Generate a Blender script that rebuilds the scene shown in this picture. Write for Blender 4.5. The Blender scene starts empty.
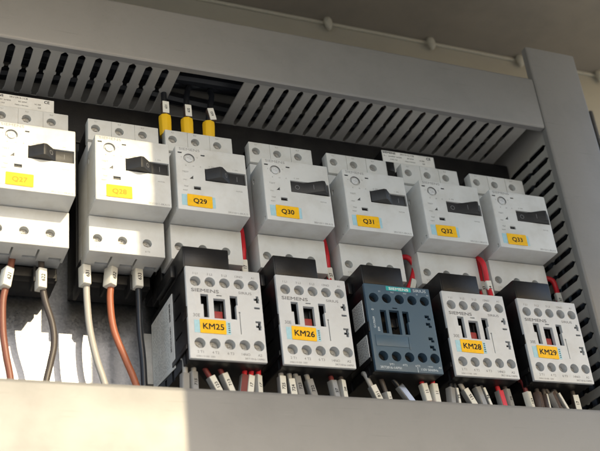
import bpy, bmesh, math, random
from mathutils import Vector, Matrix
random.seed(11)
C = bpy.context.scene
COL = C.collection
S = 0.001            # everything below is written in millimetres

# ------------------------------------------------------------------ materials
def new_mat(name):
    m = bpy.data.materials.new(name); m.use_nodes = True
    nt = m.node_tree; b = nt.nodes['Principled BSDF']
    return m, nt, b

def plastic(name, col, rough=.45, dirt=None, dirt_amt=.25, bump=.15, scale=260, spec=.5, dust=0.0):
    """moulded plastic: slightly mottled colour, grime in soft smudges, fine grain"""
    m, nt, b = new_mat(name); N = nt.nodes; L = nt.links
    tc = N.new('ShaderNodeTexCoord')
    geo = N.new('ShaderNodeNewGeometry')
    oi = N.new('ShaderNodeObjectInfo')
    n1 = N.new('ShaderNodeTexNoise'); n1.inputs['Scale'].default_value = scale*.22; n1.inputs['Detail'].default_value = 8; n1.inputs['Roughness'].default_value = .65
    n2 = N.new('ShaderNodeTexNoise'); n2.inputs['Scale'].default_value = scale*5; n2.inputs['Detail'].default_value = 3
    L.new(geo.outputs['Position'], n1.inputs['Vector']); L.new(geo.outputs['Position'], n2.inputs['Vector'])
    r1 = N.new('ShaderNodeValToRGB'); r1.color_ramp.elements[0].position = .47; r1.color_ramp.elements[1].position = .75
    L.new(n1.outputs['Fac'], r1.inputs['Fac'])
    mx = N.new('ShaderNodeMix'); mx.data_type = 'RGBA'
    d = dirt or tuple(c*.55 for c in col)
    mx.inputs[6].default_value = (*col, 1); mx.inputs[7].default_value = (*d, 1)
    ml = N.new('ShaderNodeMath'); ml.operation = 'MULTIPLY'; ml.inputs[1].default_value = dirt_amt
    L.new(r1.outputs['Color'], ml.inputs[0]); L.new(ml.outputs[0], mx.inputs[0])
    out = mx.outputs[2]
    # fine specks
    n3 = N.new('ShaderNodeTexNoise'); n3.inputs['Scale'].default_value = scale*11; n3.inputs['Detail'].default_value = 2
    L.new(geo.outputs['Position'], n3.inputs['Vector'])
    r3 = N.new('ShaderNodeValToRGB'); r3.color_ramp.elements[0].position = .66; r3.color_ramp.elements[1].position = .74
    L.new(n3.outputs['Fac'], r3.inputs['Fac'])
    mx2 = N.new('ShaderNodeMix'); mx2.data_type = 'RGBA'
    L.new(out, mx2.inputs[6])
    mx2.inputs[7].default_value = (*(tuple(min(1, c*.5+.10*dust*3) for c in col) if not dust else (.30, .28, .25)), 1)
    ml2 = N.new('ShaderNodeMath'); ml2.operation = 'MULTIPLY'; ml2.inputs[1].default_value = .22 if not dust else dust
    L.new(r3.outputs['Color'], ml2.inputs[0]); L.new(ml2.outputs[0], mx2.inputs[0])
    L.new(mx2.outputs[2], b.inputs['Base Color'])
    rr = N.new('ShaderNodeMapRange'); rr.inputs['To Min'].default_value = rough-.08; rr.inputs['To Max'].default_value = rough+.15
    L.new(n1.outputs['Fac'], rr.inputs['Value']); L.new(rr.outputs[0], b.inputs['Roughness'])
    b.inputs['Specular IOR Level'].default_value = spec
    bp = N.new('ShaderNodeBump'); bp.inputs['Strength'].default_value = bump; bp.inputs['Distance'].default_value = .0003
    L.new(n2.outputs['Fac'], bp.inputs['Height']); L.new(bp.outputs[0], b.inputs['Normal'])
    return m

def scratched(name, col, rough=.5):
    """PVC duct lid: long faint scuffs and scratches, grubby patches"""
    m = plastic(name, col, rough, tuple(c*.68 for c in col), .45, .14, 95)
    nt = m.node_tree; N = nt.nodes; L = nt.links; b = N['Principled BSDF']
    geo = N.new('ShaderNodeNewGeometry'); prev = b.inputs['Base Color'].links[0].from_socket
    for rot, sc, amt, tone in ((.5, 110, .35, .5), (-.6, 150, .3, 1.5), (1.2, 100, .35, .55)):
        mp = N.new('ShaderNodeMapping'); mp.inputs['Rotation'].default_value = (0, rot, 0); mp.inputs['Scale'].default_value = (sc*.25, 1, sc*9)
        L.new(geo.outputs['Position'], mp.inputs[0])
        n = N.new('ShaderNodeTexNoise'); n.inputs['Scale'].default_value = 1; n.inputs['Detail'].default_value = 2
        L.new(mp.outputs[0], n.inputs['Vector'])
        r = N.new('ShaderNodeValToRGB'); r.color_ramp.elements[0].position = .695; r.color_ramp.elements[1].position = .74
        L.new(n.outputs['Fac'], r.inputs['Fac'])
        k = N.new('ShaderNodeMath'); k.operation = 'MULTIPLY'; k.inputs[1].default_value = amt; L.new(r.outputs[0], k.inputs[0])
        mx = N.new('ShaderNodeMix'); mx.data_type = 'RGBA'; L.new(k.outputs[0], mx.inputs[0]); L.new(prev, mx.inputs[6])
        mx.inputs[7].default_value = (*(min(1, c*tone) for c in col), 1); prev = mx.outputs[2]
    L.new(prev, b.inputs['Base Color'])
    return m

def galvanised(name):
    m, nt, b = new_mat(name); N = nt.nodes; L = nt.links
    geo = N.new('ShaderNodeNewGeometry')
    v = N.new('ShaderNodeTexVoronoi'); v.inputs['Scale'].default_value = 800; L.new(geo.outputs['Position'], v.inputs['Vector'])
    n = N.new('ShaderNodeTexNoise'); n.inputs['Scale'].default_value = 900; n.inputs['Detail'].default_value = 5; L.new(geo.outputs['Position'], n.inputs['Vector'])
    bw = N.new('ShaderNodeRGBToBW'); L.new(v.outputs['Color'], bw.inputs[0])
    ad = N.new('ShaderNodeMath'); ad.operation = 'ADD'; L.new(bw.outputs[0], ad.inputs[0]); L.new(n.outputs['Fac'], ad.inputs[1])
    r = N.new('ShaderNodeValToRGB'); r.color_ramp.elements[0].position = .35; r.color_ramp.elements[1].position = 1.0
    r.color_ramp.elements[0].color = (.185, .195, .215, 1); r.color_ramp.elements[1].color = (.255, .265, .285, 1)
    dv = N.new('ShaderNodeMath'); dv.operation = 'MULTIPLY'; dv.inputs[1].default_value = .6; L.new(ad.outputs[0], dv.inputs[0])
    L.new(dv.outputs[0], r.inputs['Fac']); L.new(r.outputs[0], b.inputs['Base Color'])
    b.inputs['Metallic'].default_value = .95
    rr = N.new('ShaderNodeMapRange'); rr.inputs['To Min'].default_value = .27; rr.inputs['To Max'].default_value = .38
    L.new(bw.outputs[0], rr.inputs['Value']); L.new(rr.outputs[0], b.inputs['Roughness'])
    bp = N.new('ShaderNodeBump'); bp.inputs['Strength'].default_value = .2; bp.inputs['Distance'].default_value = .00012
    L.new(n.outputs['Fac'], bp.inputs['Height']); L.new(bp.outputs[0], b.inputs['Normal'])
    return m

def simple(name, col, rough=.5, metal=0.0, spec=.5, alpha=None, trans=0):
    m, nt, b = new_mat(name); N = nt.nodes; L = nt.links
    geo = N.new('ShaderNodeNewGeometry')
    n = N.new('ShaderNodeTexNoise'); n.inputs['Scale'].default_value = 500; n.inputs['Detail'].default_value = 5; L.new(geo.outputs['Position'], n.inputs['Vector'])
    mx = N.new('ShaderNodeMix'); mx.data_type = 'RGBA'; L.new(n.outputs['Fac'], mx.inputs[0])
    mx.inputs[6].default_value = (*(c*.82 for c in col), 1); mx.inputs[7].default_value = (*(min(1, c*1.15) for c in col), 1)
    L.new(mx.outputs[2], b.inputs['Base Color'])
    b.inputs['Roughness'].default_value = rough; b.inputs['Metallic'].default_value = metal; b.inputs['Specular IOR Level'].default_value = spec
    if trans: b.inputs['Transmission Weight'].default_value = trans
    return m

M = dict(
    white=plastic('white_plastic', (.61, .615, .60), .42, (.40, .37, .31), .42, .12),
    white2=plastic('light_grey_plastic', (.585, .595, .60), .40, (.38, .36, .32), .38, .12),
    black=plastic('black_plastic', (.008, .008, .009), .34, (.02, .019, .018), .5, .2, spec=.35, dust=.035),
    knobblack=plastic('knob_plastic', (.018, .018, .02), .45, (.05, .045, .04), .5, .2, dust=.10),
    black_dusty=plastic('dusty_black_plastic', (.011, .011, .0125), .5, (.03, .029, .028), .7, .25, spec=.35, dust=.22),
    blue=plastic('petrol_plastic', (.056, .098, .140), .42, (.07, .10, .12), .4, .2),
    teal=simple('teal_print', (.02, .36, .36), .5),
    duct=plastic('duct_plastic', (.36, .345, .315), .5, (.26, .245, .21), .35, .1, 120),
    lid=scratched('duct_lid_plastic', (.215, .209, .199), .40),
    galv=galvanised('galvanised_steel'),
    steel=simple('screw_steel', (.42, .41, .39), .55, .35),
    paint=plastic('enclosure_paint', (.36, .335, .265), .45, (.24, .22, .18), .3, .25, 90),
    paint_shaded=plastic('enclosure_paint_shaded', (.235, .205, .16), .5, (.13, .12, .10), .4, .25, 90),  # roof copy of the enclosure paint with shade mixed into the colour
    seal=simple('sealant', (.44, .41, .32), .6),
    yellow=simple('yellow_label', (.90, .49, .010), .55, spec=.3),
    tape=simple('pale_blue_tape', (.36, .58, .66), .5),
    paper=plastic('printed_paper', (.78, .78, .76), .5, (.40, .37, .33), .4, .1),
    ink=simple('black_ink', (.015, .015, .018), .6, spec=.2),
    glareink=simple('glare_ink', (.48, .28, .02), .6, spec=.2),  # paler ink paints sun glare into the print of two labels
    greyink=simple('grey_print', (.19, .19, .195), .6, spec=.2),
    faint=simple('faint_print', (.30, .30, .295), .6, spec=.2),
    whiteink=simple('white_print', (.55, .60, .63), .6, spec=.2),
    red=plastic('red_insulation', (.62, .018, .03), .38, (.4, .02, .02), .3, .05),
    darkred=plastic('dark_red_insulation', (.16, .02, .02), .45, (.1, .02, .02), .3, .05),
    rust=plastic('rust_insulation', (.20, .070, .042), .42, (.15, .055, .035), .3, .05),
    orange=plastic('orange_insulation', (.34, .105, .05), .42, (.35, .11, .06), .3, .05),
    brown=plastic('grey_brown_insulation', (.065, .052, .045), .42, (.05, .04, .036), .3, .05),
    greyw=plastic('light_grey_insulation', (.38, .365, .34), .42, (.36, .33, .30), .3, .05),
    blackw=plastic('black_insulation', (.014, .016, .02), .33, (.03, .03, .03), .3, .05),
    marker=plastic('marker_plastic', (.72, .71, .65), .4, (.5, .45, .36), .3, .05),
    sleeve=plastic('clear_sleeve', (.27, .265, .255), .18, (.24, .22, .20), .4, .05),
    sleeve_brown=plastic('brown_sleeve', (.10, .07, .06), .25, (.07, .05, .05), .4, .05),
    yellowp=plastic('yellow_plastic', (.82, .50, .015), .4, (.6, .36, .02), .3, .05),
    darkgrey=plastic('dark_grey_insulation', (.07, .07, .072), .4, (.05, .05, .05), .3, .05),
    redbit=plastic('red_armature', (.30, .03, .025), .5, (.15, .03, .03), .5, .05),
    concrete=plastic('pale_concrete', (.52, .50, .47), .8, (.40, .385, .365), .6, .3, 12),
)

# ------------------------------------------------------------------ object helpers
def link(o): COL.objects.link(o); return o

def obj(name, me, mat, parent=None, loc=(0, 0, 0), rot=(0, 0, 0)):
    if mat is not None:
        if len(me.materials) == 0: me.materials.append(mat)
        elif me.materials[0] != mat: me = me.copy(); me.materials.clear(); me.materials.append(mat)
    o = bpy.data.objects.new(name, me)
    link(o); o.parent = parent
    o.location = Vector(loc)*S; o.rotation_euler = rot
    return o

def tag(o, label=None, cat=None, group=None, kind=None):
    for k, v in (('label', label), ('category', cat), ('group', group), ('kind', kind)):
        if v: o[k] = v
    return o

def thing(name, label, cat, loc=(0, 0, 0), rot=(0, 0, 0), group=None):
    o = bpy.data.objects.new(name, None); link(o); o.empty_display_size = .01
    o.location = Vector(loc)*S; o.rotation_euler = rot
    return tag(o, label, cat, group)

class MB:
    def __init__(s): s.bm = bmesh.new()
    def box(s, x0, x1, y0, y1, z0, z1, mtx=None):
        vs = [Vector((x, y, z)) for z in (z0, z1) for y in (y0, y1) for x in (x0, x1)]
        if mtx: vs = [mtx @ v for v in vs]
        v = [s.bm.verts.new(p) for p in vs]
        for f in ((0, 2, 3, 1), (4, 5, 7, 6), (0, 1, 5, 4), (2, 6, 7, 3), (0, 4, 6, 2), (1, 3, 7, 5)): s.bm.faces.new([v[i] for i in f])
        return s
    def prism(s, pts, a0, a1, axis):
        """polygon pts extruded along axis ('x': pts are y,z; 'y': x,z; 'z': x,y)"""
        def P(p, a): return {'x': (a, p[0], p[1]), 'y': (p[0], a, p[1]), 'z': (p[0], p[1], a)}[axis]
        A = [s.bm.verts.new(P(p, a0)) for p in pts]; B = [s.bm.verts.new(P(p, a1)) for p in pts]
        n = len(pts); fs = [s.bm.faces.new(A), s.bm.faces.new(list(reversed(B)))]
        for i in range(n): fs.append(s.bm.faces.new([A[i], B[i], B[(i+1) % n], A[(i+1) % n]]))
        return s
    def cyl(s, x, z, r, y0, y1, n=32):
        return s.prism([(x+r*math.cos(2*math.pi*i/n), z+r*math.sin(2*math.pi*i/n)) for i in range(n)], y0, y1, 'y')
    def tube(s, pts, r, n=12, cap=True):
        pts = [Vector(p) for p in pts]; rings = []
        up = Vector((0, 1, 0.01)); prevn = None
        for i, p in enumerate(pts):
            t = (pts[min(i+1, len(pts)-1)]-pts[max(i-1, 0)]).normalized()
            a = t.cross(up).normalized() if prevn is None else (prevn-t*prevn.dot(t)).normalized()
            prevn = a; b = t.cross(a)
            rr = r[i] if isinstance(r, (list, tuple)) else r
            rings.append([s.bm.verts.new(p+(a*math.cos(2*math.pi*k/n)+b*math.sin(2*math.pi*k/n))*rr) for k in range(n)])
        for i in range(len(rings)-1):
            for k in range(n): s.bm.faces.new([rings[i][k], rings[i][(k+1) % n], rings[i+1][(k+1) % n], rings[i+1][k]])
        if cap: s.bm.faces.new(rings[0]); s.bm.faces.new(list(reversed(rings[-1])))
        return s
    def mesh(s, name='m', bevel=0, seg=2, cut=None, smooth=True, ang=35):
        bmesh.ops.recalc_face_normals(s.bm, faces=s.bm.faces)
        me = bpy.data.meshes.new(name); s.bm.to_mesh(me); s.bm.free()
        if bevel or cut:
            o = link(bpy.data.objects.new('tmp', me))
            if bevel:
                b = o.modifiers.new('b', 'BEVEL'); b.width = bevel; b.segments = seg; b.limit_method = 'ANGLE'; b.angle_limit = math.radians(40)
            tmps = []
            if cut:
                bmesh.ops.recalc_face_normals(cut.bm, faces=cut.bm.faces)
                cm = bpy.data.meshes.new('c'); cut.bm.to_mesh(cm); cut.bm.free()
                co = link(bpy.data.objects.new('tmpc', cm)); tmps.append(co)
                k = o.modifiers.new('c', 'BOOLEAN'); k.operation = 'DIFFERENCE'; k.object = co; k.solver = 'EXACT'; k.use_self = True
            dg = bpy.context.evaluated_depsgraph_get(); dg.update()
            me2 = bpy.data.meshes.new_from_object(o.evaluated_get(dg), depsgraph=dg)
            for t in [o]+tmps: bpy.data.objects.remove(t)
            me = me2; me.name = name
        for v in me.vertices: v.co *= S
        if smooth:
            me.shade_smooth(); me.set_sharp_from_angle(angle=math.radians(ang))
        me.update()
        return me

_tc = {}
def text_bm(bm, s, size, x, z, y=-.06, align='CENTER', bold=0.0, rotz=0.0, sx=1.0, depth=.03):
    """lettering in the XZ plane facing -y; x,z anchor; size = cap height in mm"""
    dbl, bold = bold, 0
    key = s
    if key not in _tc:
        cu = bpy.data.curves.new('t', 'FONT'); cu.body = s; cu.size = 1; cu.offset = bold; cu.resolution_u = 3
        cu.align_x = 'LEFT'
        o = link(bpy.data.objects.new('t', cu))
        dg = bpy.context.evaluated_depsgraph_get(); dg.update()
        me = bpy.data.meshes.new_from_object(o.evaluated_get(dg), depsgraph=dg)
        bpy.data.objects.remove(o); bpy.data.curves.remove(cu)
        _tc[key] = ([tuple(v.co[:2]) for v in me.vertices], [tuple(p.vertices) for p in me.polygons])
    vs, fs = _tc[key]
    if not vs: return
    k = size/.70
    w = max(v[0] for v in vs)*k*sx
    ox = {'CENTER': -w/2, 'LEFT': 0, 'RIGHT': -w}[align]
    c, sn = math.cos(rotz), math.sin(rotz)
    for q, (dx, dz) in enumerate(((0, 0), (1, 0), (1, 1), (0, 1)) if dbl else ((.5, .5),)):
        e = size*.05; out = []
        for vx, vy in vs:
            a, b_ = vx*k*sx+ox+(dx-.5)*e*bool(dbl), vy*k-size/2+(dz-.5)*e*bool(dbl)
            out.append(bm.verts.new((x+a*c-b_*sn, y-.006*q, z+a*sn+b_*c)))
        for f in fs:
            try: bm.faces.new([out[i] for i in f])
            except ValueError: pass

def lettering(items, name='lettering', y=-.06):
    bm = bmesh.new()
    for it in items: text_bm(bm, *it[:4], **dict({'y': y}, **(it[4] if len(it) > 4 else {})))
    r = bmesh.ops.extrude_face_region(bm, geom=bm.faces[:])
    bmesh.ops.translate(bm, verts=[e for e in r['geom'] if isinstance(e, bmesh.types.BMVert)], vec=(0, .05, 0))
    bmesh.ops.recalc_face_normals(bm, faces=bm.faces)
    me = bpy.data.meshes.new(name); bm.to_mesh(me); bm.free()
    for v in me.vertices: v.co *= S
    return me

def bez(pts, n=8):
    """Catmull-Rom through the points"""
    P = [Vector(p) for p in pts]; P = [P[0]*2-P[1]]+P+[P[-1]*2-P[-2]]; out = []
    for i in range(1, len(P)-2):
        for k in range(n):
            t = k/n; a, b, c, d = P[i-1], P[i], P[i+1], P[i+2]
            out.append(.5*((2*b)+(c-a)*t+(2*a-5*b+4*c-d)*t*t+(3*b-3*c+d-a)*t**3))
    out.append(P[-2]); return out

_sp = {}
def islands(me):
    k = me.name
    if k in _sp: return _sp[k]
    bm = bmesh.new(); bm.from_mesh(me); bm.verts.ensure_lookup_table(); seen = set(); out = []
    for v in bm.verts:
        if v.index in seen: continue
        st = [v]; grp = []; seen.add(v.index)
        while st:
            a = st.pop(); grp.append(a)
            for e in a.link_edges:
                b = e.other_vert(a)
                if b.index not in seen: seen.add(b.index); st.append(b)
        ix = {g.index: i for i, g in enumerate(grp)}
        fs = {f for g in grp for f in g.link_faces}
        m2 = bpy.data.meshes.new(me.name); m2.from_pydata([g.co[:] for g in grp], [], [[ix[q.index] for q in f.verts] for f in fs])
        m2.shade_smooth(); m2.set_sharp_from_angle(angle=math.radians(35)); out.append(m2)
    bm.free(); _sp[k] = out; return out
def objs(name, me, mat, parent):
    return [obj(name, m2, mat, parent) for m2 in islands(me)]

def copy_child(o, parent):
    c = o.copy(); link(c); c.parent = parent
    for ch in list(o.children): copy_child(ch, c)
    return c

# ------------------------------------------------------------------ cabinet shell and mounting panel
PY = 75          # mounting panel plane
enc = thing('electrical_enclosure', 'beige painted steel cabinet shell above and around the wiring, seen as the dark roof corner', 'enclosure', (0, 120, 236))
def rel(mb, **k): return mb
def part(name, mb, mat, parent, origin=(0, 0, 0), bevel=0, seg=2, ang=35):
    bmesh.ops.translate(mb.bm, verts=mb.bm.verts[:], vec=-Vector(origin))
    return obj(name, mb.mesh(name, bevel, seg, ang=ang), mat, parent)
EO = (0, 120, 236)
part('back_wall', MB().box(-420, 640, 120, 122, -700, 236), M['paint'], enc, EO)
roof = part('roof', MB().box(-420, 640, -420, 122, 236.5, 238.5).box(-420, 173.5, -422, -420.2, 192, 238.5), M['paint_shaded'], enc, EO)  # front lip is an unseen addition that trims the sun's upper edge
part('post', MB().box(600, 640, -422, -382, -700, 236.2), M['paint'], enc, EO, bevel=1)
part('post', MB().box(-420, -380, -422, -382, -700, 191.8), M['paint'], enc, EO, bevel=1)
part('seam', MB().box(-419, 639, 117.6, 119.8, 233.2, 236.2), M['seal'], enc, EO, bevel=.7)
for x in (-60, 99, 254, 354, 447, 536, 620):
    pts = [(x, 116, 239), (x+.3, 115.5, 236), (x+.8, 115.2, 232), (x+1.4, 116, 228), (x+1.6, 117.5, 226.5)]
    bb = MB().tube([Vector(p) for p in bez(pts, 4)], [1.4+2.2*math.sin(math.pi*min(1, (i+1)/16)) for i in range(17)], 10)
    part('sealant_lump', bb, M['seal'], enc, EO)
# added panel out of view, sized to block the sun on the right
blocker = MB().box(174, 560, -424, -422, -62, 242).box(174, 176, -422, -408, -62, 236)
part('sun_blocker', blocker, M['paint'], enc, EO, bevel=.6)

panel = thing('steel_backplate', 'speckled galvanised steel mounting plate behind all the devices, partly in glaring sun', 'mounting plate', (150, PY, -200))
part('plate', MB().box(-330, 470, PY, PY+2.5, -600, 150), M['galv'], panel, (150, PY, -200), bevel=.4)
part('edge_flange', MB().box(472, 475, PY-2, PY+12, -600, 150), M['galv'], panel, (150, PY, -200), bevel=.4)

# ------------------------------------------------------------------ slotted wiring ducts
def slot_profile(w=2.55):
    """half width of a slot against depth from the lid edge"""
    return [(4.6, .25), (6.2, .55), (6.6, .9), (8.2, w), (26.4, w), (27.5, 1.35), (28.7, 1.35), (29.8, w), (50.0, w), (51.0, w-.6)]
def slotted_wall(mb, a0, a1, slots, put, t=1.2, ymax=None, skip=(), w=2.3):
    """a wall in the (a, y) plane with slots; put(a, y, h) maps to space. Each fin one prism."""
    Y1 = ymax or PY-.5
    prof = slot_profile(w)
    def prism(pts):
        A = [mb.bm.verts.new(put(a, y, 0)) for a, y in pts]; B = [mb.bm.verts.new(put(a, y, t)) for a, y in pts]
        n = len(pts); mb.bm.faces.new(A); mb.bm.faces.new(list(reversed(B)))
        for i in range(n): mb.bm.faces.new([A[i], B[i], B[(i+1) % n], A[(i+1) % n]])
    edges = [a0]+list(slots)+[a1]
    for i in range(len(edges)-1):
        L_, R_ = edges[i], edges[i+1]
        pts = []
        lp = [(L_, .4)]+([(L_, 4.6)] if i else [])
        pts = [(L_, .4)]
        if i: pts += [(L_+h, y) for y, h in prof]+[(L_+prof[-1][1], 53.5)]+[(L_, 53.5)]
        if i in skip:                       # fin broken out: only the strip under the lid stays
            prism([(L_, .4), (R_, .4), (R_, 5.2), (L_, 5.2)]); prism([(L_, 53.5), (R_, 53.5), (R_, Y1), (L_, Y1)]); continue
        pts += [(L_, Y1), (R_, Y1)]
        if i < len(edges)-2: pts += [(R_, 53.5), (R_-prof[-1][1], 53.5)]+[(R_-h, y) for y, h in reversed(prof)]
        pts += [(R_, .4)]
        prism(pts)

# upper duct: bottom wall z 62, top wall z 104
g1 = [-22.9+10.65*i for i in range(-14, 10)]
gap = [83.4+10.4*i for i in range(0, 5)][1:]
g2 = [135.2+10.35*i for i in range(0, 20)]
slots = g1+gap+g2
td = thing('cable_duct', 'horizontal beige slotted cable duct above the breakers, with a gap in its comb', 'cable duct', (100, 0, 62), group='slotted cable ducts framing the devices')
TO = (100, 0, 62)
mb = MB(); nb = len(g1)
slotted_wall(mb, -175, 82, g1, lambda a, y, h: (a, y, 62+h)); slotted_wall(mb, 125.6, 343.5, g2, lambda a, y, h: (a, y, 62+h), w=1.85)
mb.box(82, 125.6, .4, 5.0, 62, 63.5); mb.box(82, 125.6, 54, PY-.5, 62, 63.5)
part('slotted_wall', mb, M['duct'], td, TO, bevel=.18, seg=1)
mb = MB(); slotted_wall(mb, -175, 353, [-170+10.4*i for i in range(1, 50)], lambda a, y, h: (a, y, 103-h)); part('slotted_wall', mb, M['duct'], td, TO)
def lid_h(x0, x1, z0, z1, yf, lip=4.2):
    return MB().prism([(yf, z0), (yf-.6, z0+.8), (yf-.9, z0+2.0), (yf-.9, z1-2.0), (yf-.6, z1-.8), (yf, z1), (yf+lip, z1), (yf+lip, z1-1), (yf+.5, z1-1), (yf+.5, z0+1), (yf+lip, z0+1), (yf+lip, z0)], x0, x1, 'x')
part('lid', lid_h(-175, 354, 60.3, 105, -.4), M['lid'], td, TO)
part('base', MB().box(-175, 352, PY-2.2, PY-.6, 63.6, 101.4), M['duct'], td, TO)

# right duct: inner wall x 356, outer 398
rslots = [-14.4-10.65*i for i in range(-6, 21)]
rslots = sorted(rslots)
rd = thing('cable_duct', 'vertical beige slotted cable duct running down the right of the devices', 'cable duct', (377, 0, -50), group='slotted cable ducts framing the devices')
RO = (377, 0, -50)
mb = MB(); slotted_wall(mb, -240, 102, [z for z in rslots if z < 58], lambda a, y, h: (356+h, y, a)); part('slotted_wall', mb, M['duct'], rd, RO, bevel=.18, seg=1)
mb = MB(); slotted_wall(mb, -240, 102, [z for z in rslots if z < 98], lambda a, y, h: (397.6-h, y, a)); part('slotted_wall', mb, M['duct'], rd, RO)
lid = MB().prism([(354.6, -1.4), (355.4, -2.0), (356.6, -2.3), (397, -2.3), (398.2, -2.0), (399, -1.4), (399, 3.6), (398, 3.6), (398, -.8), (355.6, -.8), (355.6, 3.6), (354.6, 3.6)], -240, 134.5, 'z')
part('lid', lid, M['lid'], rd, RO, bevel=.15, seg=1)
part('base', MB().box(358, 396, PY-2.2, PY-.6, -240, 102), M['duct'], rd, RO)

# lower duct: lid front y -20, top z -165
bd = thing('cable_duct', 'deep grey cable duct along the bottom, its left end in cream sunlight', 'cable duct', (100, -20, -200), group='slotted cable ducts framing the devices')
BO = (100, -20, -200)
part('lid', MB().prism([(-20.2, -236), (-20.8, -235.2), (-21, -234), (-21, -166.8), (-20.7, -165.4), (-20, -164.6), (-16, -164.4), (-16, -165.6), (-19.4, -165.8), (-19.4, -235), (-16, -235), (-16, -236)], -250, 353.5, 'x'), M['lid'], bd, BO)
mb = MB(); slotted_wall(mb, -248, 353, [-238+10.6*i for i in range(0, 56)], lambda a, y, h: (a, y-18.5, -166.2-h), ymax=PY+18); part('slotted_wall', mb, M['duct'], bd, BO)
mb = MB(); slotted_wall(mb, -248, 353, [-238+10.6*i for i in range(0, 56)], lambda a, y, h: (a, y-18.5, -234.6+h), ymax=PY+18); part('slotted_wall', mb, M['duct'], bd, BO)
part('base', MB().box(-248, 353, PY-2.2, PY-.6, -232.8, -168), M['duct'], bd, BO)

# cables lying in the ducts, seen through slots and gap, black ones made to darken the inside
def loose(name, pts, r, mat, label, group=None):
    o0 = Vector(pts[0])
    mb = MB().tube([p for p in bez(pts, 8)], r, 10)
    bmesh.ops.translate(mb.bm, verts=mb.bm.verts[:], vec=-o0)
    return tag(obj(name, mb.mesh(name), mat, None, o0), label, 'cable', group)
for i, (y, z, r, mt, lb) in enumerate(((20, 80, 4.6, 'sleeve_brown', 'dark brown cable lying inside the upper duct, seen in the broken gap'),
                                       (33, 79, 4.6, 'blackw', 'black cable lying in the middle of the upper duct, seen in the broken gap'),
                                       (45, 86, 5.0, 'blackw', 'black cable lying deepest inside the upper duct'),
                                       (18, 91, 5.0, 'blackw', 'black cable lying behind the lid of the upper duct'),
                                       (60, 82, 4.6, 'blackw', 'black cable at the back of the upper duct'))):
    loose('cable', [(-170+40*k, y+2.2*math.sin(k*1.3+i), z+1.6*math.cos(k*.9+i*2)) for k in range(13)]+[(346, y, z)], r, M[mt], lb, 'cables inside the upper duct')

for i, (xx, y, lb) in enumerate(((367, 11, 'front black cable'), (366, 22, 'second black cable from the front'), (367, 33, 'middle black cable'), (366, 44, 'fourth black cable from the front'), (367, 55, 'fifth black cable from the front'), (366, 66, 'rearmost black cable'))):  # added black cables fill the right duct so its slots stay dark
    loose('cable', [(xx+1.2*math.sin(k*1.1+i*2), y+.6*math.cos(k*.8+i), 100-42*k) for k in range(9)], 5.0, M['blackw'], lb+' added inside the right-hand duct to darken its slots', 'black cables added to darken the right-hand duct')

# ------------------------------------------------------------------ busbar cover strip behind the breakers
bc = thing('busbar_cover', 'long dusty black plastic strip behind the tops of the breakers', 'busbar cover', (90, 52, 20))
part('strip', MB().box(-160, 355, 51.5, 73, -10, 61.2), M['black_dusty'], bc, (90, 52, 20), bevel=.8)
part('rib', MB().box(-160, 355, 50.2, 51.6, 28, 31), M['black_dusty'], bc, (90, 52, 20), bevel=.3)

# ------------------------------------------------------------------ motor circuit breakers
def screws(pts, y, depth, r=2.5):
    mb = MB()
    for x, z in pts:
        mb.cyl(x, z, r, y+depth-1.8, y+depth+.5, 24)
    cut = MB()
    for x, z in pts:
        a = random.uniform(0, 3.1)
        for da in (0, math.pi/2):
            m = Matrix.Translation((x, y+depth-1.9, z)) @ Matrix.Rotation(a+da, 4, 'Y')
            cut.box(-1.6, 1.6, -.6, .55, -.2, .2, m)
    return mb.mesh('screw', cut=cut)

upper_holes = [(5, 17.7), (19.7, 17.7), (34.3, 17.6)]
lower_holes = [(5.1, -59.6), (19.7, -59.6), (34.3, -59.7)]
def cover_mesh():
    mb = MB().box(0, 44.8, 0, 21, -44.5, 0)
    cut = MB().box(17.9, 44.0, -1, 2.2, -22.7, -14.2)             # knob recess
    cut.cyl(8.5, -8.2, 3.4, -1, .9, 32)                          # dial recess
    cut.box(10.4, 14.8, -1, 2.0, -29.8, -27.5)                   # indicator window
    cut.box(1.5, 4.1, -1, 1.2, -5.1, -4.1); cut.box(15.9, 18.5, -1, 1.2, -5.3, -4.3)
    cut.prism([(8.0, -22.6), (10.4, -22.6), (10.4, -20.2)], -1, 1.8, 'y')
    cut.box(-1, 1.2, 14.6, 17.0, -10.2, -6.6); cut.box(-1, 1.2, 2.2, 4.0, -43.2, -40.6)
    cut.box(-1, 1.2, 9.8, 11.0, -43.6, -42.2)
    return mb.mesh('front_cover', bevel=.7, cut=cut)
def block_mesh():
    mb = MB().box(.3, 44.5, 18.6, 26, 9, 24.7)
    cut = MB()
    for x, z in upper_holes: cut.cyl(x, z, 2.75, 17, 25, 32)
    cut.box(14.6, 14.9, 17, 19.0, 8, 26); cut.box(29.2, 29.5, 17, 19.0, 8, 26)
    return mb.mesh('terminal_cover', bevel=.45, cut=cut)
def lower_mesh():
    # front wall and a flat underside cut into three tabs
    mb = MB().box(.1, 44.9, 17.6, 36, -68.1, -44.8)
    cut = MB()
    for x, z in lower_holes: cut.cyl(x, z, 2.75, 16, 28, 32)
    for x in (14.4, 29.0): cut.box(x-.6, x+.6, 22.5, 37, -69, -60)
    for x in (9.5, 24.2, 39): cut.box(x-3.0, x+4.4, 30.5, 37, -69, -58)
    return mb.mesh('terminal_cover', bevel=.45, cut=cut)
BK = dict(cover=cover_mesh(), block=block_mesh(), lower=lower_mesh(),
          s1=screws(upper_holes, 18.6, 5.0, 2.6), s2=screws(lower_holes, 17.6, 5.2, 2.6))
BK['body'] = MB().box(.6, 44.4, 20.6, 47, -44.6, 8.8).box(.6, 44.4, 36.2, 47, -66, -44.7).mesh('body', bevel=.4)
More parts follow.
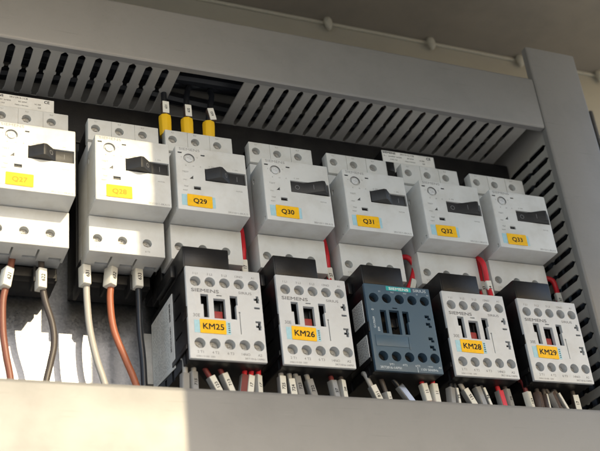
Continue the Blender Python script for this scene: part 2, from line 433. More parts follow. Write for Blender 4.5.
BK['rear'] = MB().box(1, 44, 26.2, 47, 9, 23.6).box(1.2, 43.8, 47.2, 51, -40, 20).mesh('rear_body', bevel=.4)
BK['adapter'] = MB().box(0, 45, 51, 74, -72, -10.5).box(2, 43, 44, 51, -74, -68).box(14, 15.5, 38, 51, -80, -70).box(29, 30.5, 38, 51, -80, -70).box(0, 2, 40, 60, -79, -62).mesh('adapter', bevel=.4)
def knob(on):
    if on: pr = [(18.3, 2.0), (18.3, .5), (27.2, .6), (37.6, -4.8), (39.4, -4.9), (43.6, 1.0), (43.6, 2.0)]
    else: pr = [(18.3, 2.0), (18.3, -.4), (25.8, -5.2), (27.6, -5.0), (33.4, .6), (43.6, .8), (43.6, 2.0)]
    return MB().prism(pr, -22.3, -14.6, 'z').mesh('rotary_knob', bevel=.35)
BK['on'] = knob(True); BK['off'] = knob(False)
def ring(x, z, r0, r1, y0, y1, a0, a1, n=28):
    mb = MB(); pts = [(x+r1*math.cos(a0+(a1-a0)*i/n), z+r1*math.sin(a0+(a1-a0)*i/n)) for i in range(n+1)]
    pts += [(x+r0*math.cos(a0+(a1-a0)*i/n), z+r0*math.sin(a0+(a1-a0)*i/n)) for i in range(n, -1, -1)]
    # quads so the ring stays planar and clean
    for i in range(n):
        A = [pts[i], pts[i+1], pts[2*n+1-(i+1)], pts[2*n+1-i]]
        mb.prism(A, y0, y1, 'y')
    return mb
def join(*mbs):
    a = mbs[0]
    for b in mbs[1:]:
        me = bpy.data.meshes.new('j'); b.bm.to_mesh(me); b.bm.free(); a.bm.from_mesh(me)
    return a
dial_cut = MB()
for a in (.4, .4+math.pi/2):
    dial_cut.box(-1.5, 1.5, -.8, .35, -.26, .26, Matrix.Translation((8.5, 0, -8.2)) @ Matrix.Rotation(a, 4, 'Y'))
BK['dial'] = MB().cyl(8.5, -8.2, 2.35, .1, 1.2, 32).mesh('setting_dial', bevel=.12, cut=dial_cut)
BK['dialring'] = ring(8.5, -8.2, 3.15, 3.5, -.06, .5, -.3, 3.6).mesh('scale_ring')
BK['ins'] = MB().box(10.5, 14.7, 1.0, 1.9, -29.7, -27.6).mesh('indicator_window')
BK['ins2'] = MB().box(1.55, 4.05, .5, 1.1, -5.05, -4.15).box(15.95, 18.45, .5, 1.1, -5.25, -4.35).mesh('slot_shade')  # dark plates painted as shade inside the two slots
BK['test'] = MB().prism([(8.15, -22.5), (10.3, -22.5), (10.3, -20.35)], .7, 1.7, 'y').mesh('test_shade')  # dark fill stands in for shade in the test hole
BK['faint'] = lettering([('SIEMENS', 1.75, 2.3, -1.75, dict(align='LEFT', sx=1.42)),
    ('6', .9, 3.6, -7.6), ('12', .9, 13.4, -6.9), ('8', .9, 6.2, -13.4), ('10', .9, 10.8, -13.4), ('A', .9, 15.3, -13.2),
    ('TEST', 1.1, 5.6, -18.0, dict(sx=1.2)), ('ON/1', .8, 5.0, -23.6), ('TRIP', 1.0, 5.6, -28.2), ('RESET', .8, 5.0, -31.0),
    ('0  OFF', .9, 22.4, -12.4), ('1  ON', .9, 37.4, -12.4), ('3RV1011-0KA15', 1.25, 43.4, -43.0, dict(align='RIGHT', sx=1.05)),
    ('MOTOR', .8, 39, -27.5), ], 'lettering')
def print_on(items, y): return lettering(items, 'lettering', y)
BK['t1'] = lettering([('1L1', 1.0, 5, 22.9), ('3L2', 1.0, 19.7, 22.9), ('5L3', 1.0, 34.3, 22.8)], 'lettering', 18.54)
BK['t2'] = lettering([('2 T1', 1.1, 5.1, -65.2), ('4 T2', 1.1, 19.7, -65.2), ('6 T3', 1.1, 34.3, -65.3)], 'lettering', 17.54)
def knob_text(on):
    # marks on the knob: O and I
    if on:
        me = join(ring(22.6, -18.5, 1.25, 1.6, .4, .6, 0, 2*math.pi)).mesh('mark')
        return me, MB().box(33.0, 33.3, -2.62, -2.4, -20.3, -16.8).mesh('mark')
    return None, MB().box(38.4, 38.7, .55, .75, -20.2, -16.8).mesh('mark')
BK['tape'] = {}
def label_meshes(x0, x1, y0, y1, z0, z1, rad=.4, th=.12, y=0):
    return MB().box(x0, x1, y-th, y, z0, z1)

def sticker(parent, txt, tx0, tx1, tz0, tz1, yx0, yx1, yz0, yz1, tsize, rot=0, dx=0, bold=.02, glare=False):
    """pale blue tape under a yellow name label"""
    tp = obj('label_tape', MB().box(tx0, tx1, -.16, 0.0, tz0, tz1).mesh('label_tape', bevel=.05, seg=1), M['tape'], parent)
    mb = MB(); n = 10
    cx, cz = (yx0+yx1)/2, (yz0+yz1)/2; w, h = (yx1-yx0)/2, (yz1-yz0)/2; r = .55; pts = []
    for qx, qz, a0 in ((1, 1, 0), (-1, 1, 90), (-1, -1, 180), (1, -1, 270)):
        for k in range(5):
            a = math.radians(a0+90*k/4); pts.append((qx*(w-r)+r*math.cos(a), qz*(h-r)+r*math.sin(a)))
    c, s_ = math.cos(rot), math.sin(rot)
    pts = [(cx+dx+p[0]*c-p[1]*s_, cz+p[0]*s_+p[1]*c) for p in pts]
    mb.prism(pts, -.42, -.17, 'y')
    yl = obj('name_label', mb.mesh('name_label', bevel=.08, seg=1), M['yellow'], parent)
    me = lettering([(txt, tsize, cx+dx, cz, dict(bold=bold, rotz=rot, sx=1.06))], 'lettering', -.46)
    obj('lettering', me, M['glareink'] if glare else M['ink'], yl)
    return tp, yl

def breaker_parts(root, on):
    obj('body', BK['body'], M['white2'], root); objs('rear_body', BK['rear'], M['black'], root); obj('adapter', BK['adapter'], M['black_dusty'], root)
    fc = obj('front_cover', BK['cover'], M['white'], root)
    obj('setting_dial', BK['dial'], M['white2'], fc); obj('scale_ring', BK['dialring'], M['greyink'], fc)
    obj('indicator_window', BK['ins'], M['black'], fc); objs('slot_shade', BK['ins2'], M['black'], fc); obj('test_shade', BK['test'], M['darkgrey'], fc)
    obj('lettering', BK['faint'], M['faint'], fc)
    a = obj('terminal_cover', BK['block'], M['white'], root); objs('terminal_screw', BK['s1'], M['steel'], a); obj('lettering', BK['t1'], M['faint'], a)
    b = obj('terminal_cover', BK['lower'], M['white'], root); objs('terminal_screw', BK['s2'], M['steel'], b); obj('lettering', BK['t2'], M['faint'], b)

Q = [(-31.03, 'Q27', False, 'sunlit white breaker at the far left, yellow label reading Q27, knob standing proud'),
     (25.06, 'Q28', False, 'white breaker half in sun and half in shade, its glare-paled yellow label reading Q28'),
     (73.6, 'Q29', False, 'white breaker labelled Q29 under the three yellow wire sleeves'),
     (129.21, 'Q30', True, 'white breaker labelled Q30 with knob turned on, above contactor KM26'),
     (184.13, 'Q31', False, 'white breaker labelled Q31 with black knob wedge on its left, above the dark contactor'),
     (240.14, 'Q32', True, 'white breaker labelled Q32 with knob turned on, above contactor KM28'),
     (294.23, 'Q33', True, 'white breaker labelled Q33 at the right end beside the vertical duct')]
proto = None
for i, (x, t, on, lb) in enumerate(Q):
    root = thing('circuit_breaker', lb, 'circuit breaker', (x, 0, 0), group='row of white motor circuit breakers')
    if proto is None: breaker_parts(root, on); proto = root; src = list(root.children)
    else:
        for ch in src: copy_child(ch, root)
    k = obj('rotary_knob', BK['on' if on else 'off'], M['knobblack'], root)
    if on:
        obj('mark', ring(22.6, -18.5, 1.25, 1.55, .42, .6, 0, 2*math.pi).mesh('mark'), M['greyink'], k)
        m_ = MB().box(-.15, .15, -.06, .05, -1.7, 1.7, Matrix.Translation((32.6, -2.2, -18.5)) @ Matrix.Rotation(math.atan2(-5.4, 10.4), 4, 'Z')); obj('mark', m_.mesh('mark'), M['greyink'], k)
    else:
        rg = ring(0, 0, 1.1, 1.45, -.06, .05, 0, 2*math.pi); bmesh.ops.transform(rg.bm, matrix=Matrix.Translation((30.5, -2.2, -18.5)) @ Matrix.Rotation(math.atan2(5.6, 5.8), 4, 'Z'), verts=rg.bm.verts[:])
        obj('mark', rg.mesh('mark'), M['greyink'], k)
        obj('mark', MB().box(38.3, 38.6, .62, .8, -20.2, -16.8).mesh('mark'), M['greyink'], k)
    rt = random.uniform(-.02, .02)
    sticker(root, t, 2.5, 23.2, -41.5, -34.0, 5.8+random.uniform(-.3, .5), 21.3, -41.9, -33.7, 3.1, rt, glare=(i < 2))

# rating plates standing up behind two of the breakers
def plate(x0, lb):
    r = thing('busbar_terminal_block', lb, 'terminal block', (x0, 38, 25))
    o = (x0, 38, 25)
    part('block', MB().box(x0, x0+42.5, 38, 50, 24.9, 48.5), M['black'], r, o, bevel=.5)
    pl = part('rating_plate', MB().box(x0+.2, x0+42, 37.6, 37.95, 38.8, 48), M['paper'], r, o, bevel=.08, seg=1)
    part('clip_window', MB().box(x0+2, x0+8, 37.5, 38.1, 31, 38), M['black'], r, o, bevel=.2)
    part('front_wall', MB().box(x0, x0+1.8, 37.4, 38.1, 25, 38.6).box(x0+8.4, x0+42.5, 37.4, 38.1, 25, 38.6), M['white'], r, o)
    it = [('SIEMENS', 1.6, .8, 21.6, dict(align='LEFT', bold=.03, sx=1.2)), ('3RV1915-1CB', 1.3, 14.5, 21.5, dict(align='LEFT', sx=1.05)), ('CE', 2.0, 37.5, 21.0, dict(bold=.02)),
          ('Ue=690V  Ie=63A', 1.0, 5.0, 18.7, dict(align='LEFT')), ('IEC 60947', .9, 20, 18.8, dict(align='LEFT')), ('UL 508', .9, 30, 18.4, dict(align='LEFT')),
          ('3 ~', 1.2, 2.4, 18.7), ('AWG 14-6', .9, 6, 16.2, dict(align='LEFT')), ('Made in Germany', .8, 18, 16.2, dict(align='LEFT')), ('GS', 1.2, 33, 16.0)]
    obj('lettering', lettering(it, 'lettering', -.48), M['ink'], pl)
plate(-33.5, 'white rating plate of a black terminal block standing up behind breaker Q27')
plate(238.5, 'white rating plate of a black terminal block standing up between breakers Q31 and Q32')

# ------------------------------------------------------------------ contactors
th_ = [(5.5, -9.4), (14.2, -9.3), (22.9, -9.2), (31.6, -9.1), (40.3, -9.0)]
bh_ = [(6.1, -47.4), (14.8, -47.3), (23.5, -47.2), (32.2, -47.0), (40.7, -46.9)]
H = 56.8
def face_mesh(dark):
    mb = MB().box(0, 45, 0, 2.6, -H, 0)
    pts = MB()
    cut = MB()
    for x, z in th_+bh_: cut.cyl(x, z, 3.15, -1, 14, 32)
    if dark:
        cut.box(8.3, 12.4, -1, 14, -32.6, -17.4); cut.box(14.4, 21.2, -1, 14, -33, -17.0); cut.box(23.3, 26.6, -1, 14, -32.6, -17.2)
        cut.box(24.2, 27.6, -1, 14, -24, -17.2)
        for z in (-18.5, -23.5, -33.2, -38.6): cut.box(38.6, 41.6, -1, 3, z-1.9, z); cut.box(40.2, 42.4, -1, 3, z-3.2, z-1.8)
        cut.box(17.2, 20.4, -1, 2, -15.9, -15.2)
    else:
        cut.box(8.0, 12.5, -1, 14, -23.6, -17.2); cut.box(9.4, 12.5, -1, 14, -31.6, -23.5)
        cut.box(15.5, 22.4, -1, 14, -31.8, -19.4)
        cut.box(25.4, 29.9, -1, 14, -22.6, -16.9); cut.box(25.5, 28.9, -1, 14, -31.6, -22.5)
        cut.box(17.5, 20.7, -1, 1.5, -17.8, -17.1)
        cut.box(30.4, 30.9, -1, 1.2, -40.5, -27.6); cut.cyl(30.6, -27.2, .6, -1, 1.2, 16)
        for s_, z in ((1, -18.0), (-1, -35.0)):
            cut.box(39.9, 43.2, -1, 3, z-.7, z+.7); cut.box(41.3, 42.9, -1, 3, z-2.2, z+2.2)
        for z in (-23.4, -32.2): cut.box(39.8, 43.2, -1, 3, z-.6, z+.6)
    return mb.mesh('front_plate', bevel=.55, cut=cut)
def inner_mesh():
    """wells behind the plate: a tube round every screw opening"""
    mb = MB(); cut = MB()
    for x, z in th_+bh_: mb.cyl(x, z, 3.9, 2.65, 9.8, 28); cut.cyl(x, z, 3.16, 1, 11, 28)
    return mb.mesh('screw_wells', cut=cut)
def _u():
    return mb.mesh('screw_wells')
def body_mesh():
    mb = MB().box(.15, 44.85, 2.7, 70, -H+.2, -.2)
    cut = MB().box(1.0, 44.0, 1, 10, -H+1.2, -1.2)
    for z in (-12, -24, -36, -48): cut.box(-1, 1.0, 12, 24, z-.6, z+.6)
    cut.box(-1, .9, 30, 34, -H-1, -H+6); cut.box(-1, .9, 44, 48, -H-1, -H+6); cut.box(-1, .9, 6, 9, -H-1, -H+9)
    return mb.mesh('body', bevel=.5, cut=cut)
KB = dict(face=face_mesh(False), faced=face_mesh(True), well=inner_mesh(), body=body_mesh(), sc=screws(th_+bh_, 0, 6.4, 2.95))
KB['clip'] = MB().box(-.55, .9, .5, 8, -31.8, -25.4).box(-.9, .2, 3, 30, -50, -47).mesh('side_clip', bevel=.25)
KB['arm'] = MB().box(16.4, 21.3, 2.2, 6, -31.0, -26.2).mesh('armature', bevel=.3)
KB['bars'] = MB().box(8.6, 10.6, 5, 8, -31, -18).box(26.4, 28.4, 5, 8, -31, -18).box(15.8, 17.0, 4, 8, -26, -20).box(20.9, 22.1, 4, 8, -26, -20).box(16.6, 21.4, 5.6, 8, -25.6, -20.4).mesh('contact_carrier', bevel=.2)
top_txt = [(s_, 1.35, x, -4.4+.04*i, dict(sx=1.0)) for i, (s_, x) in enumerate((('1 L1', 5.5), ('3 L2', 14.2), ('5 L3', 22.9), ('13NO', 31.6), ('A1', 40.3)))]
bot_txt = [(s_, 1.5, x, -52.6) for s_, x in (('2 T1', 6.1), ('4 T2', 14.8), ('6 T3', 23.5), ('14NO', 32.2), ('A2', 40.7))]
KB['t'] = lettering(top_txt+bot_txt+[('SIEMENS', 2.05, 2.6, -15.0, dict(align='LEFT', sx=1.52, bold=.008)), ('SIRIUS', 1.6, 30.8, -14.5, dict(align='LEFT', sx=1.3)),
    ('3RT1016-1AP01', 1.15, 43.3, -55.0, dict(align='RIGHT', sx=1.1)), ('G/061115 E05  230V', .9, 3.6, -55.2, dict(align='LEFT')), ('30E', 2.0, 2.9, -30.6, dict(align='LEFT'))])
KB['td'] = lettering([('2/1', .9, 9.8, -4.8), ('3/L2', .9, 18.5, -4.8), ('5/L3', .9, 27.2, -4.8), ('13', .9, 35.6, -4.8), ('A1', .9, 43, -4.8),
    ('SIRIUS', 1.9, 33.2, -2.2, dict(align='LEFT', sx=1.25)), ('2/T1', 1.2, 10.8, -52.5), ('4/T2', 1.2, 19.5, -52.5), ('6/T3', 1.2, 28.0, -52.5), ('14NO', 1.0, 36.5, -52.5), ('A2', 1.2, 43, -52.8),
    ('3RT2016-1AP01', 1.5, 3.0, -54.6, dict(align='LEFT', sx=1.0)), ('|', 2.6, 27.6, -54.5), ('110V 50/60Hz', 1.5, 29.6, -54.6, dict(align='LEFT', sx=.95)),
    ('G/170629', 1.3, 3.4, -26.0, dict(rotz=math.pi/2)), ('E04', 1.3, 5.8, -30.2, dict(rotz=math.pi/2)), ('0', 1.6, 3.4, -17.5, dict(rotz=math.pi/2))])
KB['panel'] = ring(0, 0, 1, 1.1, 0, .1, 0, 1).mesh('x')
K = [(75.6, 'KM25', 'light grey contactor labelled KM25, its side sticker facing the sunlit gap'),
     (130.35, 'KM26', 'light grey contactor labelled KM26, between KM25 and the dark contactor'),
     (187.86, None, 'dark petrol-blue contactor without a yellow label, in the middle of the row'),
     (241.5, 'KM28', 'light grey contactor labelled KM28, just right of the dark contactor'),
     (297.01, 'KM29', 'light grey contactor labelled KM29 at the right end of the row')]
ZC = -81.76
LEAN = 0.0
for i, (x, t, lb) in enumerate(K):
    r = thing('contactor', lb, 'contactor', (x, 0, ZC), group='row of contactors below the breakers')
    dk = t is None
    obj('body', KB['body'], M['black'], r)
    fp = obj('front_plate', KB['faced' if dk else 'face'], M['blue' if dk else 'white2'], r)
    objs('screw_well', KB['well'], M['blue' if dk else 'white2'], fp)
    objs('terminal_screw', KB['sc'], M['steel'] if not dk else M['black'], fp)
    objs('contact_carrier', KB['bars'], M['black'], r)
    obj('lettering', KB['td' if dk else 't'], M['whiteink' if dk else 'greyink'], fp)
    if dk:
        b_ = obj('brand_strip', MB().box(14.8, 31.8, -.12, 0, -3.7, -.9).mesh('brand_strip'), M['teal'], fp)
        obj('lettering', lettering([('SIEMENS', 1.7, 23.3, -2.3, dict(sx=1.5, bold=.01))], 'lettering', -.18), M['paper'], b_)
        obj('flap', MB().box(2.6, 24.2, -.35, .05, -41.2, -34.2).box(24.6, 25.6, -.3, .05, -42.5, -34.2).mesh('flap', bevel=.15), M['blue'], fp)
        for q, (y0, y1, z0, z1) in enumerate(((5.2, 19.0, -24.2, -9.2), (5.2, 19.2, -49.0, -32.2))):
            sl = obj('side_label', MB().box(-.25, .1, y0, y1, z0, z1).mesh('side_label', bevel=.05, seg=1), M['paper'], r)
            mb = MB()
            for a in range(7):
                yy = y0+1.2+a*(y1-y0-2.4)/6
                zz = z0+1.2
                while zz < z1-1.5:
                    w = random.uniform(.5, 1.8); mb.box(-.3, -.24, yy-.25, yy+.25, zz, min(zz+w, z1-1)); zz += w+random.uniform(.3, .7)
            obj('fine_print', mb.mesh('fine_print'), M['greyink'], sl)
    else:
        obj('armature', KB['arm'], M['redbit'], r)
        d = (0, .1, 0, .4, .3)[i]
        sticker(r, t, 3.4, 24.6, -41.2, -33.6, 6.6+d*.3, 21.9+d, -41.4, -32.9, 3.5, -.02 if i else .0, bold=.012)
        mb = MB()
        for yy in range(5): mb.box(23.0+random.uniform(0, .3), 24.2, -.22, -.15, -40.2+yy*1.3, -39.7+yy*1.3)
        obj('fine_print', mb.mesh('fine_print'), M['ink'], r)
    objs('side_clip', KB['clip'], M['black'], r)
    if i == 0:
        sl = obj('side_label', MB().prism([(26.2, -5.0), (26.2, -51.6), (69.5, -47.5), (69.5, -5.0)], -.28, .1, 'x').mesh('side_label', bevel=.05, seg=1), M['paper'], r)
        mb = MB()
        for a in range(15):
            yy = 35.5+a*2.2; zz = -47.2
            while zz < -8:
                w = random.uniform(.5, 2.4); mb.box(-.34, -.27, yy-.2, yy+.14, zz, zz+w); zz += w+random.uniform(.6, 1.5)
                if random.random() < .08: zz += 5
        obj('fine_print', mb.mesh('fine_print'), M['faint'], sl)
        sd_ = obj('lettering', lettering([('SIEMENS', 2.2, -31.6, -9.2, dict(bold=1, rotz=math.pi/2, align='RIGHT')), ('3RT1016-1AP01', 1.7, -31.6, -24, dict(bold=1, rotz=math.pi/2, align='RIGHT'))], 'lettering', 0), M['ink'], sl, (-.36, 0, 0), (0, 0, -math.pi/2))

# black link modules sitting on top of each contactor
lm_ = MB().box(0, 28, 0, 50, -2, 12).mesh('housing', bevel=.7)
lm_f = MB().box(1.0, 27, -.25, .3, -1, 10.8).mesh('front_panel', bevel=.2)
lm_r = MB().box(28.2, 38.5, 6, 40, -1.6, 2.2).box(-3.0, -.2, 14, 44, -1.6, 6).mesh('foot', bevel=.4)
LMX = (74.8, 130.6, 188.2, 242.8, 297.8)
for i, x in enumerate(LMX):
    nm = ('KM25', 'KM26', 'the dark blue contactor', 'KM28', 'KM29')[i]
    r = thing('link_module', 'glossy black link module sitting on top of contactor %s' % nm if i != 2 else 'glossy black link module sitting on top of the dark blue contactor', 'link module', (x, 1.2, -80.2), group='black link modules between breakers and contactors')
    obj('housing', lm_, M['black'], r); obj('front_panel', lm_f, M['black'], r); objs('foot', lm_r, M['black'], r)

# ------------------------------------------------------------------ wires with slip-on markers
def marker(parent, pos, tilt, txt, w=4.2, h=13.5, d=3.2, side='sleeve', yaw=0.0, face='marker', tsize=2.0, wire_len=None):
    """clear holder with a printed white strip in front; local z along the wire"""
    e = obj('wire_marker', MB().box(-w/2, w/2, 0, d, -h/2, h/2).mesh('wire_marker', bevel=.35), M[side], parent, pos, (0, tilt, 0))
    e.rotation_mode = 'XYZ'; e.rotation_euler = (0, tilt, yaw)
    s_ = obj('strip', MB().box(-w/2+.25, w/2-.25, -.35, .05, -h/2+.2, h/2-.2).mesh('strip', bevel=.12, seg=1), M[face], e)
    if txt: obj('lettering', lettering([(txt, tsize, 0, 0, dict(rotz=math.pi/2, bold=.008))], 'lettering', -.42), M['ink'], s_)
    return e

def wire(label, pts, r, mat, group=None, n=10, name='wire'):
    o0 = Vector(pts[0])
    w = thing(name, label, 'wire', o0, group=group)
    mb = MB().tube([p-o0 for p in bez(pts, n)], r, 14)
    obj('insulation', mb.mesh('insulation', ang=60), M[mat], w)
    return w, o0

low = [
  ('rust-brown wire hanging from breaker Q27 with marker 621', 'rust', 1.95, [(-13.5, -62), (-16.1, -80.7), (-18.4, -93.5), (-17.9, -111.7), (-15.8, -126.4), (-12.7, -143.6), (-11, -175)], (-16.3, -80.5, .16, '621', .35)),
  ('grey-brown wire bulging right below breaker Q27 with marker 622', 'brown', 1.85, [(2.1, -62), (2.8, -78.8), (4.7, -91.4), (9.0, -106.5), (9.9, -118.7), (7.9, -130.7), (5.4, -145), (4, -175)], (2.6, -79.5, 0, '622', .2)),
  ('light grey wire hanging from breaker Q28 with marker 631', 'greyw', 1.95, [(26.9, -62), (28.0, -74.4), (28.5, -89.2), (30.1, -108.0), (33.9, -126.1), (38.7, -142.5), (46, -175)], (27.8, -74.5, -.02, '631', .25)),
  ('bright orange wire curving down from breaker Q28 with marker 632', 'orange', 2.0, [(44.1, -60), (43.3, -73.5), (42.0, -87.9), (43.9, -106.9), (50.4, -125.0), (56.3, -141.5), (64, -175)], (43.5, -74, .12, '632', .5)),
  ('black wire hanging straight down from breaker Q28 with marker 633', 'blackw', 1.9, [(59.2, -60), (58.9, -73.2), (59.0, -86.4), (59.1, -105.7), (60.3, -124.3), (60.6, -141.3), (61, -175)], (58.7, -73.2, 0, '633', .15)),
]
for lb, mt, r, pts, (mx, mz, tl, tx, yaw) in low:
    w, o0 = wire(lb, [(x, 38, z) for x, z in pts], r, mt, 'wires hanging from breakers Q27 and Q28')
    marker(w, Vector((mx, 33.8, mz))-o0, tl, tx, 5.0, 12.5, 6.4, yaw=yaw, side='marker', tsize=2.2)

# yellow sleeves entering the top terminals of Q29
for i, (x, a) in enumerate(((78.0, 0), (92.6, -.03), (107.0, -.12))):
    lb = ('left', 'middle', 'right')[i]
    w, o0 = wire('black wire with yellow sleeve entering the top of breaker Q29, %s of three' % lb, [(x, 30, 20), (x, 30, 40), (x-a*20, 30, 56), (x-a*30+1, 31, 66), (x+6, 34, 74), (x+22, 36, 78)], 1.9, 'blackw', 'three wires with yellow sleeves above breaker Q29')
    ys = obj('yellow_sleeve', MB().tube([(0, 0, 0), (0, 0, 4), (0, 0, 13.5), (0, 0, 15.4)], [4.0, 4.1, 4.3, 4.0], 8).mesh('yellow_sleeve', bevel=.2), M['yellowp'], w, (0, 0, 7.5), (0, a*-.3, 0))
    marker(w, Vector((-a*18, -3.2, 28.4)), -a*1.3 if False else (0, -.02, -.2)[i], ('Q', '5', '13')[i] if False else ('631', '632', '633')[i], 4.8, 9.5, 3.6, side='sleeve_brown', tsize=1.6)

# red control wires from the breakers down into the contactors
reds = [
 ('red wire running down right of breaker Q29 into contactor KM25', [(125.5, 46, -18), (124.8, 34, -30), (123.4, 28, -48), (122.8, 28, -58), (121.5, 26, -72), (119, 24, -84)], (122.2, 25, -65), 0, '17'),
 ('red wire running down right of breaker Q30 into contactor KM26', [(182, 46, -18), (181, 34, -30), (179.9, 28, -46), (179.7, 28, -58), (178.6, 26, -70), (175, 26, -84)], (179.4, 25, -64.5), -.05, '27'),
 ('red wire bowing out in a loop right of breaker Q31', [(222, 44, -40), (231, 34, -43.2), (238.2, 28, -43.6), (242.0, 27, -50.5), (239.0, 27, -60.4), (234, 27, -69.8), (229, 27, -86)], (237.6, 25, -66.5), .35, None),
 ('left red wire of the pair right of breaker Q32', [(294, 46, -20), (293.3, 32, -34), (293, 28, -46), (291.4, 27, -60), (289, 27, -72), (285, 26, -84)], (291.6, 25, -63), -.06, '33'),
 ('right red wire of the pair right of breaker Q32', [(289.5, 40, -36), (287.3, 22, -42.5), (287.0, 14.5, -49), (287.6, 14, -58), (287.0, 14, -66), (286.4, 12, -74), (285, 10, -86)], (286.9, 11.5, -70), -.04, '34'),
 ('red wire bending over right of breaker Q33 beside the vertical duct', [(339, 46, -44), (346.5, 32, -46.6), (351.4, 28, -49.5), (353.2, 28, -56), (352, 27, -64.7), (350, 27, -76), (341.5, 26, -86)], (352, 25, -66), -.05, '37'),
]
for i, (lb, pts, mp, tl, tx) in enumerate(reds):
    w, o0 = wire(lb, pts, 1.75, 'red', 'red control wires between breakers and contactors')
    marker(w, Vector(mp)-o0, tl, tx, 4.0, 11, 3.0, side='marker' if i != 2 else 'sleeve', tsize=1.9, yaw=-.1)

# marked wire ends under the contactors, dropping into the lower duct
mks = [  # x, z, tilt, text, face colour, side colour, wire colour, what
 (76.5, -146.4, .06, None, 'sleeve', 'sleeve', 'greyw', 'grey clear sleeve under the left end of contactor KM25'),
 (81.7, -145.2, -.06, '715', 'sleeve', 'sleeve', 'greyw', 'beige sleeve with print under the left end of contactor KM25'),
 (94.0, -146.6, -.42, '123', 'marker', 'sleeve', 'darkred', 'bright white marker tilted under the middle of contactor KM25'),
 (101.2, -144.6, -.36, '713', 'marker', 'sleeve', 'darkred', 'grey-edged marker leaning beside the tilted one under KM25'),
 (110.2, -144.8, .14, None, 'darkred', 'sleeve', 'red', 'dark red wire in a sleeve under the right of KM25'),
 (114.2, -145.0, .12, '17', 'marker', 'sleeve', 'red', 'white marker 17 against the dark red wire under KM25'),
 (119.6, -145.4, .10, '17', 'marker', 'sleeve', 'red', 'rightmost white marker under contactor KM25'),
 (133.7, -145.2, -.02, '725', 'marker', 'sleeve', 'greyw', 'white marker 725 under the left end of contactor KM26'),
 (139.6, -145.0, -.1, '724', 'marker', 'sleeve', 'greyw', 'second white marker from the left under contactor KM26'),
 (143.9, -145.2, -.16, '723', 'sleeve', 'sleeve', 'greyw', 'dull sleeve between two markers under contactor KM26'),
 (151.7, -144.8, -.2, '722', 'sleeve', 'sleeve', 'greyw', 'leaning beige marker under the middle of contactor KM26'),
 (166.4, -145.0, -.1, '27', 'sleeve', 'sleeve', 'darkred', 'clear sleeve on a dark red wire under the right of KM26'),
 (171.9, -144.8, -.08, '28', 'marker', 'sleeve', 'brown', 'white marker at the right end under contactor KM26'),
 (193.0, -146.0, -.42, '811', 'marker', 'sleeve', 'greyw', 'large white printed marker leaning under the left of the dark contactor'),
 (200.8, -148.6, -.2, '11', 'marker', 'sleeve', 'brown', 'short white marker beside the leaning one under the dark contactor'),
 (212.6, -146.2, -.62, None, 'steelstrip', 'sleeve', 'blackw', 'shiny metallic sleeve lying aslant under the dark contactor'),
 (226.2, -143.6, -.1, '11', 'marker', 'marker', 'red', 'left of two white markers on red wires under the dark contactor'),
 (232.9, -143.0, -.1, '11', 'marker', 'marker', 'red', 'right of two white markers on red wires under the dark contactor'),
 (243.9, -145.2, .08, None, 'sleeve', 'sleeve', 'blackw', 'dark sleeve under the left end of contactor KM28'),
 (247.8, -145.0, .04, '73', 'marker', 'sleeve', 'blackw', 'narrow pale marker under the left end of contactor KM28'),
 (256.4, -146.4, -.45, '135', 'marker', 'sleeve', 'greyw', 'white marker 135 tilted under contactor KM28'),
 (264.2, -144.2, -.22, None, 'sleeve', 'sleeve', 'blackw', 'grey sleeve under the middle of contactor KM28'),
 (268.6, -144.4, -.2, '74', 'marker', 'sleeve', 'blackw', 'thin white strip on a sleeve under the middle of contactor KM28'),
 (279.4, -144.8, -.14, None, 'redstrip', 'sleeve', 'red', 'red wire showing through a sleeve under contactor KM28'),
 (284.8, -144.6, -.18, '75', 'sleeve', 'sleeve', 'brown', 'clear sleeve right of the red one under contactor KM28'),
 (300.1, -146.0, -.22, '133', 'marker', 'marker', 'darkred', 'bright white marker under the left end of contactor KM29'),
 (307.6, -145.6, -.04, None, 'sleeve_brown', 'sleeve_brown', 'brown', 'dark brown sleeve under contactor KM29'),
 (312.8, -146.4, -.06, None, 'marker', 'sleeve_brown', 'brown', 'narrow white strip beside the dark brown sleeve under KM29'),
 (319.5, -145.2, -.5, None, 'sleeve_brown', 'sleeve', 'brown', 'brown sleeve leaning under the right half of contactor KM29'),
 (324.4, -144.6, -.46, None, 'marker', 'sleeve', 'brown', 'thin white strip leaning under the right half of contactor KM29'),
 (334.6, -145.4, .04, '17', 'marker', 'sleeve_brown', 'brown', 'tan marker at the right end under contactor KM29'),
]
M['steelstrip'] = simple('shiny_metal_strip', (.55, .58, .66), .18, 1.0)
M['redstrip'] = M['red']
for x, z, tl, tx, fc, sd, wc, lb in mks:
    z -= 1.2+random.uniform(-.6, 1.6); tl += random.uniform(-.07, .07)
    narrow = 'narrow' in lb or 'thin' in lb
    d = Vector((math.sin(tl), 0, math.cos(tl)))
    top = Vector((x, 14, z))+d*13; bot = Vector((x, 14, z))-d*12
    w, o0 = wire(lb, [top+Vector((0, 3, 3)), top, Vector((x, 14, z)), bot, bot+Vector((-2, 4, -14))], 1.5, wc, 'marked wire ends between contactors and lower duct', 5)
    h = random.uniform(11.5, 13.5) if 'short' not in lb else 9
    marker(w, Vector((x, 11.6, z))-o0, tl, tx, (2.2 if narrow else 4.2), h, 4.0, side=sd, face=fc, yaw=random.uniform(-.05, .55) if x < 330 else -.2, tsize=1.9)

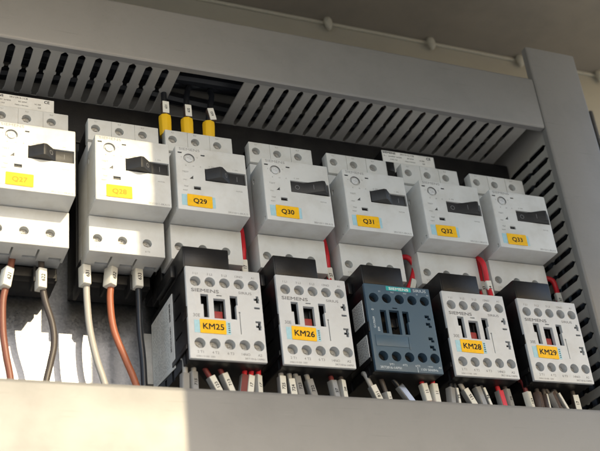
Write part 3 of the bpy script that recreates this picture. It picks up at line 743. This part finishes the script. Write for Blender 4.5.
# DIN rail behind the contactors
rail = thing('mounting_rail', 'steel mounting rail running behind the contactors', 'rail', (150, 72, -108))
part('rail', MB().box(70, 350, 70.5, 74.8, -125, -92), M['steel'], rail, (150, 72, -108), bevel=.3)

# ------------------------------------------------------------------ ground in front of the cabinet
g = obj('ground', MB().box(-30000, 30000, -30000, 30000, -1320, -1300).mesh('ground'), M['concrete'])
tag(g, 'pale sunlit concrete ground far below the cabinet', 'ground', kind='structure')

# ------------------------------------------------------------------ light
sun_dir = Vector((-4.8, 17.6, -8.0)).normalized()      # direction the light travels
sd = bpy.data.lights.new('sun', 'SUN'); sd.energy = 2.0; sd.angle = math.radians(.5); sd.color = (1, .84, .55)
so = link(bpy.data.objects.new('sun', sd)); so.rotation_euler = sun_dir.to_track_quat('-Z', 'Y').to_euler()
w = bpy.data.worlds.new('World'); C.world = w; w.use_nodes = True
nt = w.node_tree; bg = nt.nodes['Background']
sky = nt.nodes.new('ShaderNodeTexSky'); sky.sky_type = 'NISHITA'; sky.sun_disc = False
el = math.asin(-sun_dir.z); to = -sun_dir
sky.sun_elevation = el; sky.sun_rotation = math.atan2(to.x, to.y); sky.air_density = 1.0; sky.dust_density = 1.2; sky.ozone_density = 1.0
nt.links.new(sky.outputs[0], bg.inputs[0]); bg.inputs[1].default_value = .15

# ------------------------------------------------------------------ camera
cd = bpy.data.cameras.new('camera'); cam = link(bpy.data.objects.new('camera', cd))
cam.location = (-.1015988, -.5224072, -.377272); cam.rotation_mode = 'XYZ'; cam.rotation_euler = (2.092296, 0.102833, -0.390257)
cd.sensor_width = 36; cd.sensor_fit = 'HORIZONTAL'; cd.lens = 1100.956/600*36
cd.clip_start = .01; cd.clip_end = 200
cd.dof.use_dof = True; cd.dof.focus_distance = .68; cd.dof.aperture_fstop = 14
C.camera = cam
C.render.engine = 'CYCLES'
C.cycles.max_bounces = 8; C.cycles.diffuse_bounces = 5
C.view_settings.view_transform = 'Standard'; C.view_settings.look = 'None'
C.view_settings.exposure = 1.15; C.view_settings.gamma = 1
C.render.resolution_x = 1024; C.render.resolution_y = 770
